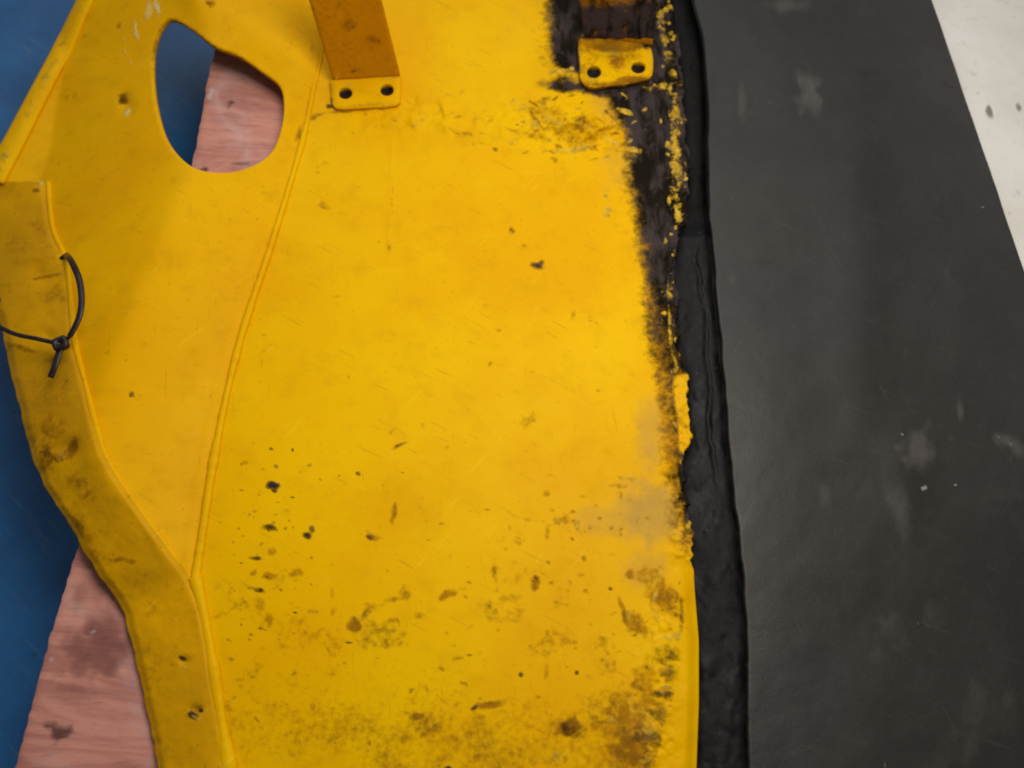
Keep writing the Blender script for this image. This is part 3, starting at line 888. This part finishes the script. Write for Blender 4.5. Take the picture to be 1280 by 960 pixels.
X, Y, f = grid(lambda y: right_x(y) - 26, lambda y: mat_l(y) + 9, -90, 1060, 460, 40)
U = (X - right_x(Y)) / np.maximum(8, mat_l(Y) - right_x(Y))
Z = .0375 - .0030 * np.abs(U * 2 - 1) ** 3 + .0045 * (fbm(X * 1.3, Y * .7, 30, 33) - .5) + .0013 * (fbm(X, Y * .7, 9, 34) - .5)
Z = Z - .026 * sstep(300, 250, Y)                                          # deep gap near the top
Z = Z - .0040 * np.exp(-((X - mat_l(Y) + 5) / 3.0) ** 2)
Z = Z - .0022 * np.exp(-((X - mat_l(Y) + 14 + 16 * fbm(Y, Y * 0, 40, 3)) / 2.6) ** 2) * sstep(290, 330, Y) * sstep(640, 560, Y)
solid('rubber_strip', P(X, Y, Z), f[:, ::-1], .006, BLACK, guard)

# ------------------------------------------------------------------ grey rubber mat
def mat_r(y): return 1165 + .338 * y + (fbm(y, y * 0 + 7, 60, 5) - .5) * 2.5


X, Y, f = grid(lambda y: mat_l(y), mat_r, -120, 1060, 300, 190)
U = (X - mat_l(Y)) / (mat_r(Y) - mat_l(Y))
Z = .0410 - .031 * sstep(.0, 1.0, U) ** .9
Z = Z + .0032 * np.exp(-((X - (1075 + (Y - 380) * .04)) / 38) ** 2) * np.exp(-((Y - 330) / 260) ** 2)
Z = Z + .0060 * (fbm(X, Y, 260, 44) - .5) + .0014 * (fbm(X, Y, 70, 45) - .5)
Z = Z + .0035 * np.exp(-((X - 1130) / 30) ** 2 - ((Y - 590) / 60) ** 2)
Z = np.maximum(Z, .0066)
w = np.zeros((len(X), 4))
w[:, 0] = blobs(X, Y, [(1012, 115, 17, 30, -8, .8), (928, 125, 6, 26, 0, .55), (985, 8, 26, 12, 0, .6), (1150, 560, 26, 34, -15, .75), (1125, 640, 16, 40, -10, .55), (1080, 610, 14, 20, 0, .3), (1265, 555, 26, 12, 30, .7),
                       (1030, 620, 8, 22, 0, .55), (1200, 510, 5, 18, -10, .6), (1080, 40, 30, 50, -30, .25), (1115, 790, 26, 26, 0, .4), (1095, 820, 20, 14, 0, .35), (1210, 930, 90, 26, -30, .4), (1240, 890, 40, 40, 0, .35), (1180, 90, 40, 20, 0, .2),
                       (1185, 350, 12, 40, -20, .3), (912, 348, 10, 8, 0, .4), (1170, 770, 30, 20, 0, .3), (1260, 620, 40, 30, 0, .3)], 1)
w[:, 1] = blobs(X, Y, [(1085, 92, 16, 5, 10, .7), (1185, 108, 14, 3, 18, .9), (950, 280, 16, 14, 0, .5), (1055, 65, 14, 22, -30, .4), (1018, 459, 6, 4, 0, .6), (1065, 515, 12, 2, 0, .5), (1150, 200, 60, 60, 0, .25), (960, 330, 18, 12, 0, .4), (1135, 575, 5, 26, -10, .5), (895, 45, 14, 24, 0, .4), (890, 110, 6, 30, 0, .6)], 2)
w[:, 2] = blobs(X, Y, [(1155, 610, 6, 4, -30, .9), (1194, 605, 3, 3, 0, .7), (1127, 543, 3, 4, 0, .7), (1228, 258, 5, 3, 20, .6), (1248, 545, 8, 2, 40, .6), (1262, 555, 6, 3, 40, .6), (1150, 780, 5, 6, 0, .5), (925, 130, 4, 12, 0, .35), (1252, 900, 3, 4, 0, .5), (1200, 466, 3, 4, 0, .5),
                       (1017, 108, 3, 14, -20, .4), (1106, 957, 4, 8, 0, .5), (1088, 40, 3, 8, -20, .35)], 3)
rm = solid('rubber_mat', P(X, Y, Z), f[:, ::-1], .0055, MAT_RUBBER, None, w)
tag(rm, 'dark grey scuffed rubber mat lying along the right side of the yellow guard', 'rubber mat')

# ------------------------------------------------------------------ cable tie round the lip
tie = empty('cable_tie', tuple(P(75, 430, .07)))
tag(tie, 'thin black nylon cable tie looped round the dirty lip of the guard', 'cable tie')
off = Vector(tie.location)


def z_lip(x, y):
    return float(side_z(np.array([x + 0.]), np.array([y + 0.]))[0])


loop = [(82, 318, .048), (86, 322, .064), (92, 332, .073), (99, 350, .0775), (102, 372, .079), (100, 392, .079), (93, 410, .0775), (84, 424, .076), (76, 430, .0745), (62, 427, .073), (44, 423, .0715), (24, 419, .066), (8, 413, .058), (-8, 402, .050), (-6, 380, .036), (40, 350, .030), (82, 318, .048)]
sp = spline(loop, 3)
pts = [Vector(P(a, b, c)) - off for a, b, c in sp]
tube('strap', pts, [.0023 if i < len(pts) * .30 else .0016 for i in range(len(pts))], NYLON, tie, 8, .45)
tail = spline([(78, 426, .0765), (74, 440, .0770), (69, 456, .0765), (63, 472, .0745)], 3)
tube('tail', [Vector(P(*q)) - off for q in tail], .0024, NYLON, tie, 8, .4)
# ratchet head: bevelled block with a slot
hc = Vector(P(76, 430, .0775)) - off
hb = []
for zz, sc in ((-.0022, .92), (-.0016, 1), (.0018, 1), (.0026, .85)):
    for k in range(16):
        t = 2 * math.pi * k / 16
        cx_ = math.copysign(abs(math.cos(t)) ** .5, math.cos(t)); sy_ = math.copysign(abs(math.sin(t)) ** .5, math.sin(t))
        hb.append((cx_ * .0052 * sc, sy_ * .0050 * sc, zz))
for k in range(16):
    t = 2 * math.pi * k / 16
    hb.append((math.cos(t) * .0022, math.sin(t) * .0017, .0026))
for k in range(16):
    t = 2 * math.pi * k / 16
    hb.append((math.cos(t) * .0020, math.sin(t) * .0015, .0006))
fc = []
for i in range(5):
    for k in range(16):
        k2 = (k + 1) % 16
        fc.append([i * 16 + k, i * 16 + k2, (i + 1) * 16 + k2, (i + 1) * 16 + k])
fc.append(list(range(16))[::-1]); fc.append([80 + k for k in range(16)])
from mathutils import Matrix
R = Matrix.Rotation(.5, 3, 'Z')
link('head', [tuple(R @ Vector(q) + hc) for q in hb], fc, NYLON, tie)
